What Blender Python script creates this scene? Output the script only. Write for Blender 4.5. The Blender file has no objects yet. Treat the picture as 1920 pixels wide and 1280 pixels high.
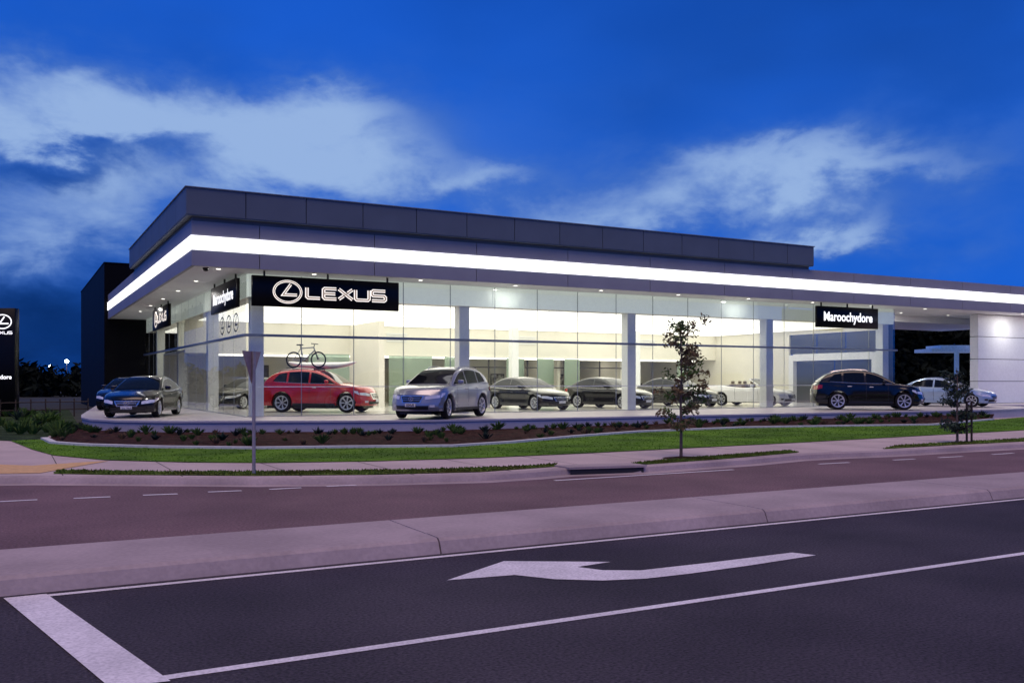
import bpy, bmesh, math, random
from mathutils import Vector, Matrix
from mathutils.geometry import tessellate_polygon
random.seed(7)
sc=bpy.context.scene
COL=sc.collection
# ---------------------------------------------------------------- survey frame
F=1732.0; H=1.75; TH=math.radians(61.5)
V=(math.cos(TH),math.sin(TH)); R=(math.sin(TH),-math.cos(TH))
def at(px,d):
    l=(px-960)/F*d
    return (d*V[0]+l*R[0], d*V[1]+l*R[1])
def gp(px,py,z=0.0):
    return at(px,F*(H-z)/(py-715))
# ---------------------------------------------------------------- materials
MATS={}
def mat(name,col,rough=0.6,metal=0.0,var=0.12,scale=8.0,bump=0.0,bscale=60.0,coat=0.0,emit=None,es=0.0,spec=0.5,col2=None,fine=None):
    if name in MATS: return MATS[name]
    m=bpy.data.materials.new(name); m.use_nodes=True
    nt=m.node_tree; N=nt.nodes; L=nt.links
    b=N['Principled BSDF']
    tc=N.new('ShaderNodeTexCoord')
    no=N.new('ShaderNodeTexNoise'); no.inputs['Scale'].default_value=scale; no.inputs['Detail'].default_value=4
    L.new(tc.outputs['Object'],no.inputs['Vector'])
    cr=N.new('ShaderNodeValToRGB')
    c1=[max(0,c*(1-var)) for c in col[:3]]+[1]; c2=[min(1,c*(1+var)) for c in (col2 or col)[:3]]+[1]
    cr.color_ramp.elements[0].position=.35; cr.color_ramp.elements[1].position=.65
    cr.color_ramp.elements[0].color=c1; cr.color_ramp.elements[1].color=c2
    L.new(no.outputs['Fac'],cr.inputs['Fac'])
    last=cr.outputs['Color']
    if fine:
        fs,fv=fine
        n2=N.new('ShaderNodeTexNoise'); n2.inputs['Scale'].default_value=fs; n2.inputs['Detail'].default_value=3
        L.new(tc.outputs['Object'],n2.inputs['Vector'])
        mr=N.new('ShaderNodeMapRange'); mr.inputs['From Min'].default_value=.3; mr.inputs['From Max'].default_value=.7
        mr.inputs['To Min'].default_value=1-fv; mr.inputs['To Max'].default_value=1+fv
        L.new(n2.outputs['Fac'],mr.inputs['Value'])
        vm=N.new('ShaderNodeVectorMath'); vm.operation='SCALE'
        L.new(last,vm.inputs[0]); L.new(mr.outputs['Result'],vm.inputs['Scale'])
        last=vm.outputs['Vector']
    L.new(last,b.inputs['Base Color'])
    b.inputs['Roughness'].default_value=rough; b.inputs['Metallic'].default_value=metal
    b.inputs['Specular IOR Level'].default_value=spec
    if coat: b.inputs['Coat Weight'].default_value=coat; b.inputs['Coat Roughness'].default_value=.03
    if emit: b.inputs['Emission Color'].default_value=(*emit,1); b.inputs['Emission Strength'].default_value=es
    if bump:
        n3=N.new('ShaderNodeTexNoise'); n3.inputs['Scale'].default_value=bscale; n3.inputs['Detail'].default_value=3
        L.new(tc.outputs['Object'],n3.inputs['Vector'])
        bp=N.new('ShaderNodeBump'); bp.inputs['Strength'].default_value=bump; bp.inputs['Distance'].default_value=.02
        L.new(n3.outputs['Fac'],bp.inputs['Height']); L.new(bp.outputs['Normal'],b.inputs['Normal'])
    MATS[name]=m; return m
def glassmat(name,tint=(.97,.98,.97),fac=.06,rough=0.0,diff=0.0,dcol=(.8,.9,.85),fk=.45):
    m=bpy.data.materials.new(name); m.use_nodes=True; nt=m.node_tree; N=nt.nodes; L=nt.links
    N.remove(N['Principled BSDF']); out=N['Material Output']
    t=N.new('ShaderNodeBsdfTransparent'); t.inputs['Color'].default_value=(*tint,1)
    g=N.new('ShaderNodeBsdfGlossy'); g.inputs['Roughness'].default_value=rough
    fr=N.new('ShaderNodeFresnel'); fr.inputs['IOR'].default_value=1.45
    mu=N.new('ShaderNodeMath'); mu.operation='MULTIPLY_ADD'; mu.inputs[1].default_value=fk; mu.inputs[2].default_value=fac*.3
    L.new(fr.outputs[0],mu.inputs[0])
    mx=N.new('ShaderNodeMixShader'); L.new(mu.outputs[0],mx.inputs[0]); L.new(t.outputs[0],mx.inputs[1]); L.new(g.outputs[0],mx.inputs[2])
    last=mx.outputs[0]
    if diff:
        d=N.new('ShaderNodeBsdfDiffuse'); d.inputs['Color'].default_value=(*dcol,1)
        tr=N.new('ShaderNodeBsdfTranslucent'); tr.inputs['Color'].default_value=(*dcol,1)
        a=N.new('ShaderNodeMixShader'); L.new(d.outputs[0],a.inputs[1]); L.new(tr.outputs[0],a.inputs[2])
        m2=N.new('ShaderNodeMixShader'); m2.inputs[0].default_value=diff; L.new(last,m2.inputs[1]); L.new(a.outputs[0],m2.inputs[2]); last=m2.outputs[0]
    L.new(last,out.inputs['Surface']); return m
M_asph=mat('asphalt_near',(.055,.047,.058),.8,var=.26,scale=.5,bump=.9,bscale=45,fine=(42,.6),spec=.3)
M_asph_lamplit=mat('asphalt_far_lamplit',(.18,.112,.118),.8,var=.16,scale=.5,bump=.6,bscale=40,fine=(30,.35),spec=.3)  # warm street-lamp light put into the far road's asphalt colour
M_conc=mat('concrete_path',(.56,.46,.43),.85,var=.08,scale=.8,bump=.15,bscale=40,fine=(25,.05))
M_kerb=mat('concrete_kerb',(.42,.345,.345),.85,var=.15,scale=.8,bump=.2,bscale=30,fine=(20,.08))
M_line=mat('road_paint',(.82,.79,.80),.6,var=.1,scale=2,fine=(40,.2))
M_dirt=mat('dark_ground',(.03,.035,.025),.95,var=.3,scale=.3)
M_grass=mat('lawn_grass',(.07,.17,.012),.9,var=.2,scale=.6,bump=.8,bscale=55,fine=(45,.28),col2=(.10,.22,.015),spec=.1)
M_verge=mat('verge_grass',(.14,.15,.03),.9,var=.35,scale=1.5,bump=1,bscale=55,fine=(40,.4),col2=(.11,.18,.03),spec=.1)
M_rough=mat('rough_grass',(.03,.05,.02),.95,var=.5,scale=1.5,bump=1,bscale=20,fine=(15,.5),spec=.1)
M_mulch=mat('mulch',(.040,.017,.013),.95,var=.5,scale=4,bump=1,bscale=25,fine=(18,.7),spec=.1)
M_edge=mat('edging_concrete',(.65,.65,.65),.8,var=.1)
M_plat=mat('platform_render',(.46,.46,.52),.6,var=.05,scale=.5,fine=(6,.04))
M_platop=mat('platform_paving',(.48,.46,.44),.4,var=.06,scale=1)
M_floor=mat('showroom_tile',(.70,.68,.63),.14,var=.03,scale=1)
M_wall=mat('interior_plaster',(.80,.77,.67),.7,var=.02,scale=1)
M_door=mat('interior_door',(.08,.07,.06),.5,var=.1)
M_ceil=mat('ceiling_plaster',(.80,.79,.74),.8,var=.02,scale=1)
M_soff=mat('soffit_panel',(.80,.81,.80),.55,var=.03,scale=1)
M_col=mat('column_white',(.82,.84,.82),.5,var=.03)
M_fas=mat('fascia_aluminium',(.125,.16,.20),.5,.0,var=.06,scale=.7,spec=.4)
M_fas2=mat('fascia_grey_light',(.34,.345,.37),.5,.0,var=.06,scale=.7,spec=.4)
M_dark=mat('dark_gap',(.02,.02,.025),.7)
M_black=mat('black_cladding',(.003,.003,.004),.6,0,var=.2,spec=.1)
M_steel=mat('steel_grey',(.24,.27,.30),.4,.2)
M_band=mat('light_band',(.9,.9,.9),.5,emit=(1,.985,1.0),es=1.7)
M_ceil_glow=mat('ceiling_fill_glow',(.9,.9,.9),.5,emit=(1,.97,.86),es=1.6)  # ceiling panels made luminous to light the room, in place of separate lamps
M_lamp2=mat('recess_lamp',(.9,.9,.9),.5,emit=(1,.93,.78),es=3)
M_strip=mat('warm_strip',(.9,.9,.9),.5,emit=(1,.95,.82),es=2.4)
M_dl=mat('downlight',(.9,.9,.9),.5,emit=(1,.96,.86),es=2.2)
M_spandrel_glow=mat('spandrel',(.62,.67,.63),.4,var=.03,emit=(.66,.72,.67),es=.5)  # weak emission added so the panel looks backlit
M_white=mat('white_panel',(.82,.83,.85),.5,var=.03)
M_sign=mat('sign_black',(.004,.004,.005),.35,spec=.2)
M_let=mat('letter_white',(.9,.9,.9),.5,emit=(1,1,1),es=1.3)
M_gold=mat('letter_glow',(.8,.75,.7),.4,emit=(1,.92,.80),es=1.05)
M_letin=mat('letter_inner',(.2,.15,.12),.35,.5,emit=(.42,.30,.20),es=.5)
M_chrome=mat('chrome',(.75,.74,.72),.2,.9)
M_tyre=mat('tyre_rubber',(.012,.012,.013),.75,spec=.2)
M_rim=mat('alloy_rim',(.65,.66,.68),.3,.5)
M_wglass=mat('car_glass',(.008,.010,.012),.05,spec=.4)
M_trim=mat('black_trim',(.012,.012,.013),.4)
M_hlamp=mat('headlamp',(.85,.86,.88),.08,.2,coat=1)
M_tlamp=mat('tail_lamp',(.35,.01,.01),.15,coat=1)
M_plate=mat('number_plate',(.8,.8,.8),.5)
M_seat=mat('seat_leather',(.25,.2,.15),.5)
M_trunk=mat('bark',(.17,.12,.09),.9,bump=.5,bscale=40)
M_leafg=mat('leaf_green',(.08,.15,.03),.6,var=.5,scale=3,spec=.2)
M_leafr=mat('leaf_bronze',(.26,.14,.085),.6,var=.4,scale=3,spec=.2,col2=(.14,.12,.05))
M_leafd=mat('leaf_dark',(.008,.012,.009),.9,var=.5,scale=.5,spec=.05)
M_leafb=mat('leaf_bluegreen',(.035,.06,.04),.6,var=.5,scale=3,spec=.2)
M_wood=mat('timber_stake',(.05,.035,.03),.9)
M_galv=mat('galvanised_steel',(.36,.34,.34),.5,.2)
M_signback=mat('sign_back',(.42,.28,.25),.5,.1)
M_star=mat('lamp_lit',(1,1,1),.5,emit=(.75,.95,1),es=40)
M_tact=mat('tactile_yellow_lampglow',(.72,.46,.20),.8)  # yellow paving, with orange street-lamp glow also put into its colour
M_decal=mat('glass_decal',(.80,.84,.82),.6)
M_glass=glassmat('facade_glass')
M_frost=glassmat('frosted_glass',(.75,.84,.77),.1,0,.55,(.50,.58,.49))
M_tint=glassmat('tinted_glass',(.50,.50,.48),.10,0,.35,(.36,.38,.38))
# ---------------------------------------------------------------- object helpers
def thing(name,label,cat,loc=(0,0,0),rot=0.0,group=None):
    o=bpy.data.objects.new(name,None); o.empty_display_size=.3
    o.location=loc; o.rotation_euler=(0,0,rot); COL.objects.link(o)
    o['label']=label; o['category']=cat
    if group: o['group']=group
    return o
def link(o,parent=None,world=False):
    COL.objects.link(o)
    if parent is not None:
        o.parent=parent
        if world:
            o.matrix_parent_inverse=(Matrix.Translation(parent.location)@Matrix.Rotation(parent.rotation_euler[2],4,'Z')).inverted()
    return o
def mk(name,vs,fs,m,parent=None,world=False,smooth=None,loc=None):
    me=bpy.data.meshes.new(name); me.from_pydata([tuple(v) for v in vs],[],fs); me.update()
    bm=bmesh.new(); bm.from_mesh(me); bmesh.ops.recalc_face_normals(bm,faces=bm.faces); bm.to_mesh(me); bm.free()
    if smooth:
        for p in me.polygons: p.use_smooth=True
        me.set_sharp_from_angle(angle=math.radians(smooth))
    me.materials.append(m)
    o=bpy.data.objects.new(name,me)
    if loc: o.location=loc
    return link(o,parent,world)
def S(o,kind='structure'):
    o['kind']=kind; return o
def lab(o,label,cat,group=None):
    o['label']=label; o['category']=cat
    if group: o['group']=group
    return o
def bx(x0,x1,y0,y1,z0,z1):
    return [(x0,y0,z0),(x1,y0,z0),(x1,y1,z0),(x0,y1,z0),(x0,y0,z1),(x1,y0,z1),(x1,y1,z1),(x0,y1,z1)]
BF=[(0,3,2,1),(4,5,6,7),(0,1,5,4),(1,2,6,5),(2,3,7,6),(3,0,4,7)]
def boxes(name,L,m,parent=None,world=False,smooth=None):
    vs=[];fs=[]
    for b in L:
        k=len(vs); vs+=bx(*b); fs+=[tuple(i+k for i in f) for f in BF]
    return mk(name,vs,fs,m,parent,world,smooth)
def cbox(name,b,m,parent=None,world=False,bev=.02,seg=2):
    o=boxes(name,[b],m,parent,world)
    bm=bmesh.new(); bm.from_mesh(o.data)
    bmesh.ops.bevel(bm,geom=list(bm.edges),offset=bev,segments=seg,profile=.5,affect='EDGES'); bm.to_mesh(o.data); bm.free()
    for p in o.data.polygons: p.use_smooth=True
    o.data.set_sharp_from_angle(angle=math.radians(50))
    return o
def poly(name,pts,z,m,parent=None,world=False):
    P=[Vector((p[0],p[1],p[2] if len(p)>2 else z)) for p in pts]
    tris=tessellate_polygon([P])
    return mk(name,list(P),[tuple(t) for t in tris],m,parent,world)
def tubeg(path,radii,n=8):
    vs=[];fs=[]
    for i,p in enumerate(path):
        p=Vector(p); a=Vector(path[max(0,i-1)]); b=Vector(path[min(len(path)-1,i+1)])
        t=(b-a).normalized(); u=t.cross(Vector((0,0,1)))
        if u.length<.05: u=t.cross(Vector((0,1,0)))
        u.normalize(); w=t.cross(u); r=radii[i] if isinstance(radii,(list,tuple)) else radii
        for k in range(n):
            an=2*math.pi*k/n; vs.append(p+u*math.cos(an)*r+w*math.sin(an)*r)
    for i in range(len(path)-1):
        for k in range(n):
            fs.append((i*n+k,i*n+(k+1)%n,(i+1)*n+(k+1)%n,(i+1)*n+k))
    fs.append(tuple(range(n))); fs.append(tuple((len(path)-1)*n+k for k in range(n)))
    return vs,fs
def merge(L):
    vs=[];fs=[]
    for v,f in L:
        k=len(vs); vs+=list(v); fs+=[tuple(i+k for i in q) for q in f]
    return vs,fs
def lathe(prof,n=28):
    vs=[];fs=[];m=len(prof)
    for k in range(n):
        a=2*math.pi*k/n
        for r,y in prof: vs.append((r*math.cos(a),y,r*math.sin(a)))
    for k in range(n):
        for j in range(m-1):
            k2=(k+1)%n; fs.append((k*m+j,k*m+j+1,k2*m+j+1,k2*m+j))
    return vs,fs
def gridg(f,nu,nv):
    vs=[f(i/nu,j/nv) for i in range(nu+1) for j in range(nv+1)]
    fs=[(i*(nv+1)+j,(i+1)*(nv+1)+j,(i+1)*(nv+1)+j+1,i*(nv+1)+j+1) for i in range(nu) for j in range(nv)]
    return vs,fs
def interp(P,x):
    if x<=P[0][0]: return P[0][1]
    if x>=P[-1][0]: return P[-1][1]
    for i in range(len(P)-1):
        if P[i][0]<=x<=P[i+1][0]: break
    def sl(j):
        if j<=0: return (P[1][1]-P[0][1])/(P[1][0]-P[0][0])
        if j>=len(P)-1: return (P[-1][1]-P[-2][1])/(P[-1][0]-P[-2][0])
        return (P[j+1][1]-P[j-1][1])/(P[j+1][0]-P[j-1][0])
    h=P[i+1][0]-P[i][0]; t=(x-P[i][0])/h
    return (2*t**3-3*t*t+1)*P[i][1]+(t**3-2*t*t+t)*h*sl(i)+(-2*t**3+3*t*t)*P[i+1][1]+(t**3-t*t)*h*sl(i+1)
# ---------------------------------------------------------------- lettering
def stroke(path,w):
    P=[Vector(p) for p in path]; Lf=[];Rt=[]
    for i,p in enumerate(P):
        if i==0: d=(P[1]-P[0]).normalized(); n=Vector((-d.y,d.x)); k=1
        elif i==len(P)-1: d=(P[-1]-P[-2]).normalized(); n=Vector((-d.y,d.x)); k=1
        else:
            d1=(P[i]-P[i-1]).normalized(); d2=(P[i+1]-P[i]).normalized()
            n=Vector((-d1.y-d2.y,d1.x+d2.x)).normalized(); k=1/max(.35,n.dot(Vector((-d1.y,d1.x))))
        Lf.append(p+n*w/2*k); Rt.append(p-n*w/2*k)
    n=len(P); vs=Lf+Rt; fs=[(i,i+1,n+i+1,n+i) for i in range(n-1)]
    return [(v.x,v.y,0) for v in vs],fs
def lexus_word(w,g=0):
    out=[]; x=0; A=1.25
    out.append(stroke([(x,1),(x,.12),(x+.12,0),(x+A-.1,0)],w)); x+=A+.22
    out.append(stroke([(x+A-.1,1),(x+.12,1),(x,.88),(x,.12),(x+.12,0),(x+A-.1,0)],w)); out.append(stroke([(x+w*.5+.002,.5),(x+A-.2,.5)],w)); x+=A+.12
    out.append(stroke([(x,1.0),(x+A,0)],w)); out.append(stroke([(x+A,1.0),(x+A*.5+w*.62,.5+w*.5)],w)); out.append(stroke([(x,0),(x+A*.5-w*.62,.5-w*.5)],w)); x+=A+.28
    out.append(stroke([(x,1),(x,.12),(x+.12,0),(x+A-.12,0),(x+A,.12),(x+A,1)],w)); x+=A+.28
    out.append(stroke([(x+A,1),(x+.12,1),(x,.88),(x,.62),(x+.12,.5),(x+A-.12,.5),(x+A,.38),(x+A,.12),(x+A-.12,0),(x,0)],w)); x+=A
    v,f=merge(out)
    return ([(a[0],a[1]*.88,0) for a in v],f),x
def lexus_logo(w):
    n=36; vs=[];fs=[]
    for k in range(n):
        a=2*math.pi*k/n; ca=w/2
        vs.append(((1.3+ca)*math.cos(a),(1+ca)*math.sin(a),0)); vs.append(((1.3-ca)*math.cos(a),(1-ca)*math.sin(a),0))
    for k in range(n):
        k2=(k+1)%n; fs.append((2*k,2*k+1,2*k2+1,2*k2))
    return merge([(vs,fs),stroke([(.3,.72),(-.42,-.28),(.9,-.28)],w*1.15)])
def place2d(g,sx,ox,oy,face,off,org):
    out=[]
    for v in g[0]:
        u=v[0]*sx+ox; t=v[1]*sx+oy
        if face=='S': out.append((org[0]+u,org[1]-off,org[2]+t))
        else: out.append((org[0]-off,org[1]-u,org[2]+t))
    return out,g[1]
def textg(body,size,offset=0.0):
    c=bpy.data.curves.new('t','FONT'); c.body=body; c.size=size; c.offset=offset; c.align_x='CENTER'; c.align_y='CENTER'
    o=bpy.data.objects.new('t',c); COL.objects.link(o)
    dg=bpy.context.evaluated_depsgraph_get(); me=bpy.data.meshes.new_from_object(o.evaluated_get(dg))
    vs=[tuple(v.co) for v in me.vertices]; fs=[tuple(p.vertices) for p in me.polygons]
    bpy.data.objects.remove(o); bpy.data.curves.remove(c); bpy.data.meshes.remove(me)
    return vs,fs
# ---------------------------------------------------------------- ground
def sheet(name,x0,x1,y0,y1,z,m):
    return S(mk(name,[(x0,y0,z),(x1,y0,z),(x1,y1,z),(x0,y1,z)],[(0,1,2,3)],m))
sheet('ground',-900,1200,-300,1500,-.03,M_dirt)
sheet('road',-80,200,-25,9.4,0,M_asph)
sheet('road',-80,200,9.4,24,.0,M_asph_lamplit)
prof=[(8.60,0),(8.655,.12),(8.70,.15),(8.98,.155),(8.985,.15),(10.05,.152),(10.12,.13),(10.18,0)]
cuts=[3.85+4.45*i for i in range(-10,33)]
vs=[];fs=[]
for i in range(len(cuts)-1):
    k=len(vs); a=cuts[i]+.009; b=cuts[i+1]-.009
    for X in (a,b):
        for (y,z) in prof: vs.append((X,y,z))
    n=len(prof)
    for j in range(n-1): fs.append((k+j,k+j+1,k+n+j+1,k+n+j))
    fs.append(tuple(k+j for j in range(n))); fs.append(tuple(k+n+j for j in range(n)))
S(mk('median_strip',vs,fs,M_kerb))
kpx=[(-900,894),(-300,894),(0,894),(60,893),(200,894),(476,896),(700,894),(900,889),(1000,883),(1060,878),(1130,876),(1200,874),(1290,867.5),(1400,860),(1490,852),(1560,848.5),(1655,845),(1800,837),(1920,831),(2300,814),(3000,789)]
KP=[gp(a,b,.12) for a,b in kpx]
vs=[];fs=[]
for p in KP:
    vs+=[(p[0],p[1]-.04,0),(p[0],p[1]-.015,.10),(p[0],p[1]+.02,.125),(p[0],p[1]+.17,.126)]
for i in range(len(KP)-1):
    for j in range(3): fs.append((4*i+j,4*i+j+1,4*i+j+5,4*i+j+4))
S(mk('kerb',vs,fs,M_kerb,smooth=40))
vs=[];fs=[]
for p in KP: vs+=[(p[0],p[1]-.32,.003),(p[0],p[1]-.035,.004)]
fs=[(2*i,2*i+1,2*i+3,2*i+2) for i in range(len(KP)-1)]
S(mk('gutter',vs,fs,M_kerb))
S(poly('pavement',[(p[0],p[1]+.15) for p in KP]+[(130,34),(60,34),(-60,34)],.12,M_conc))
lawn_o=[(20,826),(60,842),(100,853),(200,862),(350,866),(500,867),(700,864),(900,858),(1100,849),(1300,839),(1500,829),(1700,818),(1920,806),(2400,788)]
mow=[(83,822),(100,830),(160,834),(300,838),(480,840),(640,838),(850,836),(960,829),(1080,818),(1200,809),(1400,801),(1600,798),(1750,796),(1860,786)]
LO=[gp(a,b,.13) for a,b in lawn_o]; MO=[gp(a,b,.15) for a,b in mow]
MOL=MO+[gp(1920,781,.15),gp(2200,772,.15)]
S(poly('lawn',LO+MOL[::-1],.135,M_grass))
VG=[]
def verge(pts,m=M_verge):
    P=[gp(a,b,.13) for a,b in pts]; VG.append(P); return S(poly('grass_verge',P,.131,m))
verge([(108,880),(300,883),(500,883),(800,879),(1000,872),(1045,868),(1040,874),(900,884),(700,889),(476,891),(200,889),(100,887)])
verge([(1180,868),(1300,857),(1400,850),(1480,844),(1497,847.5),(1400,856),(1300,864),(1215,870)])
verge([(1680,834),(1920,821),(2300,805),(2300,810),(1920,827),(1800,833),(1655,841)])
S(poly('grass_verge',[gp(-900,820,.13),gp(-100,822,.13),gp(20,826,.13),gp(83,822,.13),gp(110,806,.13),(2.4,33),(2.2,37),(3,60),(-60,60),(-60,34)],.129,M_rough))
S(poly('tactile_paving',[gp(a,b,.13) for a,b in [(-60,868),(60,872),(150,866),(205,863),(130,876),(75,886),(-60,888)]],.128,M_tact))
def pin(P,x,y):
    c=False;j=len(P)-1
    for i in range(len(P)):
        if (P[i][1]>y)!=(P[j][1]>y) and x<(P[j][0]-P[i][0])*(y-P[i][1])/(P[j][1]-P[i][1])+P[i][0]: c=not c
        j=i
    return c
def blades(P,n,h,m,seed,z):
    rn=random.Random(seed); vs=[];fs=[]
    xs=[p[0] for p in P]; ys=[p[1] for p in P]; x0,x1,y0,y1=min(xs),min(46,max(xs)),min(ys),max(ys); c=0; tr=0
    while c<n and tr<n*40:
        tr+=1; x=rn.uniform(x0,x1); y=rn.uniform(y0,y1)
        if not pin(P,x,y): continue
        c+=1; a=rn.uniform(0,3.14); w=.02; hh=h*rn.uniform(.5,1.3); lx,ly=rn.uniform(-.4,.4)*hh,rn.uniform(-.4,.4)*hh
        k=len(vs); vs+=[(x-math.cos(a)*w,y-math.sin(a)*w,z),(x+math.cos(a)*w,y+math.sin(a)*w,z),(x+lx,y+ly,z+hh)]; fs.append((k,k+1,k+2))
    S(mk('grass',vs,fs,m),'stuff')
blades(LO+MOL[::-1],12000,.018,M_grass,1,.136)
for i,P in enumerate(VG): blades(P,3500,.03,M_verge,5+i,.132)
vs=[];fs=[]
def yint(P,x):
    for i in range(len(P)-1):
        if P[i][0]<=x<P[i+1][0]: return P[i][1]+(P[i+1][1]-P[i][1])*(x-P[i][0])/(P[i+1][0]-P[i][0])
    return None
x=-1.0
while x<44:
    a=yint(KP,x); b=yint(LO,x)
    if a and b and b-a>.5:
        k=len(vs); vs+=[(x-.008,a+.2,.1235),(x+.008,a+.2,.1235),(x+.008,b,.1235),(x-.008,b,.1235)]; fs.append((k,k+1,k+2,k+3))
    x+=1.8
S(mk('pavement_joint',vs,fs,M_dirt))
# platform
PE=[(4.9,61),(3.0,44),(2.35,38),(2.2,35.5),(2.35,33.8),(3.0,32.2),(4.4,30.9),(6.9,29.7),(9.5,28.5),(12.2,27.6),(16.3,27.2),(22,27.0),(30,26.5),(34,26.0),(39,25.9),(42.5,26.6),(44.5,28.5),(45.5,31),(90,31.2)]
S(poly('display_platform',PE+[(90,61)],.5,M_platop))
vs=[];fs=[]
for p in PE: vs+=[(p[0],p[1],-.02),(p[0],p[1],.44),(p[0]-.03,p[1]-.03,.44),(p[0]-.03,p[1]-.03,.502),(p[0]+.05,p[1]+.1,.504)]
for i in range(len(PE)-1):
    for j in range(4): fs.append((5*i+j,5*i+j+1,5*i+j+6,5*i+j+5))
S(mk('platform_wall',vs,fs,M_plat))
def resample(P,n):
    D=[0]
    for i in range(1,len(P)): D.append(D[-1]+math.dist(P[i][:2],P[i-1][:2]))
    out=[]
    for k in range(n):
        t=D[-1]*k/(n-1); i=max(j for j in range(len(D)) if D[j]<=t+1e-9); i=min(i,len(P)-2)
        f=(t-D[i])/max(1e-9,D[i+1]-D[i]); out.append((P[i][0]+(P[i+1][0]-P[i][0])*f,P[i][1]+(P[i+1][1]-P[i][1])*f))
    return out
BP=[(2.25,36.5),(2.2,35.5),(2.35,33.8),(3.0,32.2),(4.4,30.9),(6.9,29.7),(9.5,28.5),(12.2,27.6),(16.3,27.2),(22,27.0),(30,26.5),(34,26.0),(38.5,25.9)]
nb=150; A=resample(MO,nb); B=resample(BP,nb)
def bedz(t,i):
    r=min(1,max(0,(B[i][0]-11)/24)); return .145+t*.16*r
vs=[];fs=[];nv=14
for i in range(nb):
    for j in range(nv+1):
        t=j/nv; px_=A[i][0]+(B[i][0]-A[i][0])*t; py_=A[i][1]+(B[i][1]-A[i][1])*t
        vs.append((px_,py_,bedz(t,i)+(random.uniform(-.02,.03) if 0<j<nv else 0)))
for i in range(nb-1):
    for j in range(nv): fs.append((i*(nv+1)+j,(i+1)*(nv+1)+j,(i+1)*(nv+1)+j+1,i*(nv+1)+j+1))
S(mk('garden_bed',vs,fs,M_mulch))
vs=[]
A2=resample(MO,120)
for i,p in enumerate(A2):
    a=A2[max(0,i-1)]; b=A2[min(119,i+1)]; d=Vector((b[0]-a[0],b[1]-a[1])).normalized(); n=Vector((d.y,-d.x))*.09
    vs+=[(p[0]+n.x,p[1]+n.y,.12),(p[0]+n.x,p[1]+n.y,.19),(p[0]-n.x,p[1]-n.y,.19),(p[0]-n.x,p[1]-n.y,.12)]
fs=[(4*i+j,4*i+j+1,4*i+j+5,4*i+j+4) for i in range(119) for j in range(3)]
S(mk('concrete_edging',vs,fs,M_edge))
def mark(pts): return S(poly('road_marking',[gp(a,b) for a,b in pts],.005,M_line))
def strip(x0,x1,y0,y1,z=.004): return S(mk('road_marking',[(x0,y0,z),(x1,y0,z),(x1,y1,z),(x0,y1,z)],[(0,1,2,3)],M_line))
strip(.2,150,8.41,8.49); strip(.74,150,5.73,5.82)
S(mk('road_marking',[(-.05,8.5,.008),(.26,8.5,.008),(.82,5.68,.008),(.50,5.72,.008)],[(0,1,2,3)],M_line))
mark([(838,1088),(945,1052),(1145,1053.5),(1082,1063),(1130,1069),(1200,1069.5),(1330,1055),(1485,1036),(1530,1041),(1400,1061),(1290,1076),(1210,1085),(1130,1088.5),(1040,1086),(965,1078)])
for (a,b,c,d) in [(-130,945,-62,942),(0,940.5,70,937),(138,934.5,207,931.5),(268,928.5,333,926),(390,922.5,453,920),(505,917.5,565,914.5),(612,912,668,909.5),(1040,901,1375,880.5),(1535,870,1592,867),(1675,862.5,1715,860.5),(1760,858,1805,855.5),(1860,852,1900,849.5),(1960,846,2010,843)]:
    p=gp(a,b); q=gp(c,d)
    S(mk('road_marking',[(p[0],p[1]-.05,.007),(q[0],q[1]-.05,.007),(q[0],q[1]+.05,.007),(p[0],p[1]+.05,.007)],[(0,1,2,3)],M_line))
p=gp(1062,878,.12); q=gp(1208,873.5,.12)
sd=lab(thing('storm_drain','x','x',((p[0]+q[0])/2,(p[1]+q[1])/2,0)),'concrete kerb inlet storm drain with dark opening','drain')
def kl(f,dy,z): return (p[0]+(q[0]-p[0])*f,p[1]+(q[1]-p[1])*f+dy,z)
mk('drain_opening',[kl(.03,-.06,.01),kl(.97,-.06,.01),kl(.97,-.05,.105),kl(.03,-.05,.105)],[(0,1,2,3)],M_dark,sd,True)
mk('drain_lintel',[kl(0,-.08,.107),kl(1,-.08,.107),kl(1,.45,.107),kl(0,.45,.107),kl(0,-.08,.15),kl(1,-.08,.15),kl(1,.45,.15),kl(0,.45,.15)],BF,M_kerb,sd,True)
# ---------------------------------------------------------------- showroom
B0=thing('car_showroom','glass-walled white car showroom with glowing band around its flat canopy','building',(7.3,33.1,.5))
def W(name,L,m): return boxes(name,L,m,B0,True)
GX0,GX1,GY,GYB=7.3,40.9,33.1,61.0
W('floor',[(GX0,GX1,GY,GYB,.5,.512)],M_floor)
W('ceiling',[(GX0+.12,GX1-.1,GY+.12,GYB-.05,4.75,4.9)],M_ceil)
W('spandrel',[(GX0+.1,GX1,GY+.08,GY+.11,4.75,5.55)],M_spandrel_glow)
W('spandrel',[(GX0+.08,GX0+.11,GY+.12,GYB,4.75,5.55)],M_spandrel_glow)
BY=47.0
W('bulkhead_wall',[(GX0+.15,GX1-.13,BY,BY+.2,3.15,4.748)],M_wall)
W('recess_ceiling',[(GX0+.15,GX1-.13,BY+.2,54.0,3.17,3.3)],M_ceil)
W('back_wall',[(GX0+.15,GX1-.13,54,54.2,.512,3.3)],M_wall)
W('light_strip',[(9,39,BY-.04,BY-.01,3.02,3.12)],M_strip)
W('partition_wall',[(15.75,16.05,42.6,53.98,.512,4.70)],M_wall)
W('side_wall',[(GX1-.12,GX1,40.5,54,.512,5.5),(GX1-.12,GX1,34.02,40.49,4.5,5.5)],M_wall)
for x in (20.5,29.5,34.2): W('office_wall',[(x,x+.2,48.5,53.98,.512,3.165)],M_wall)
for x in (12.2,19.3,25.6,31.0,36.0): W('door',[(x,x+1.0,53.93,53.99,.512,2.7)],M_door)
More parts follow.
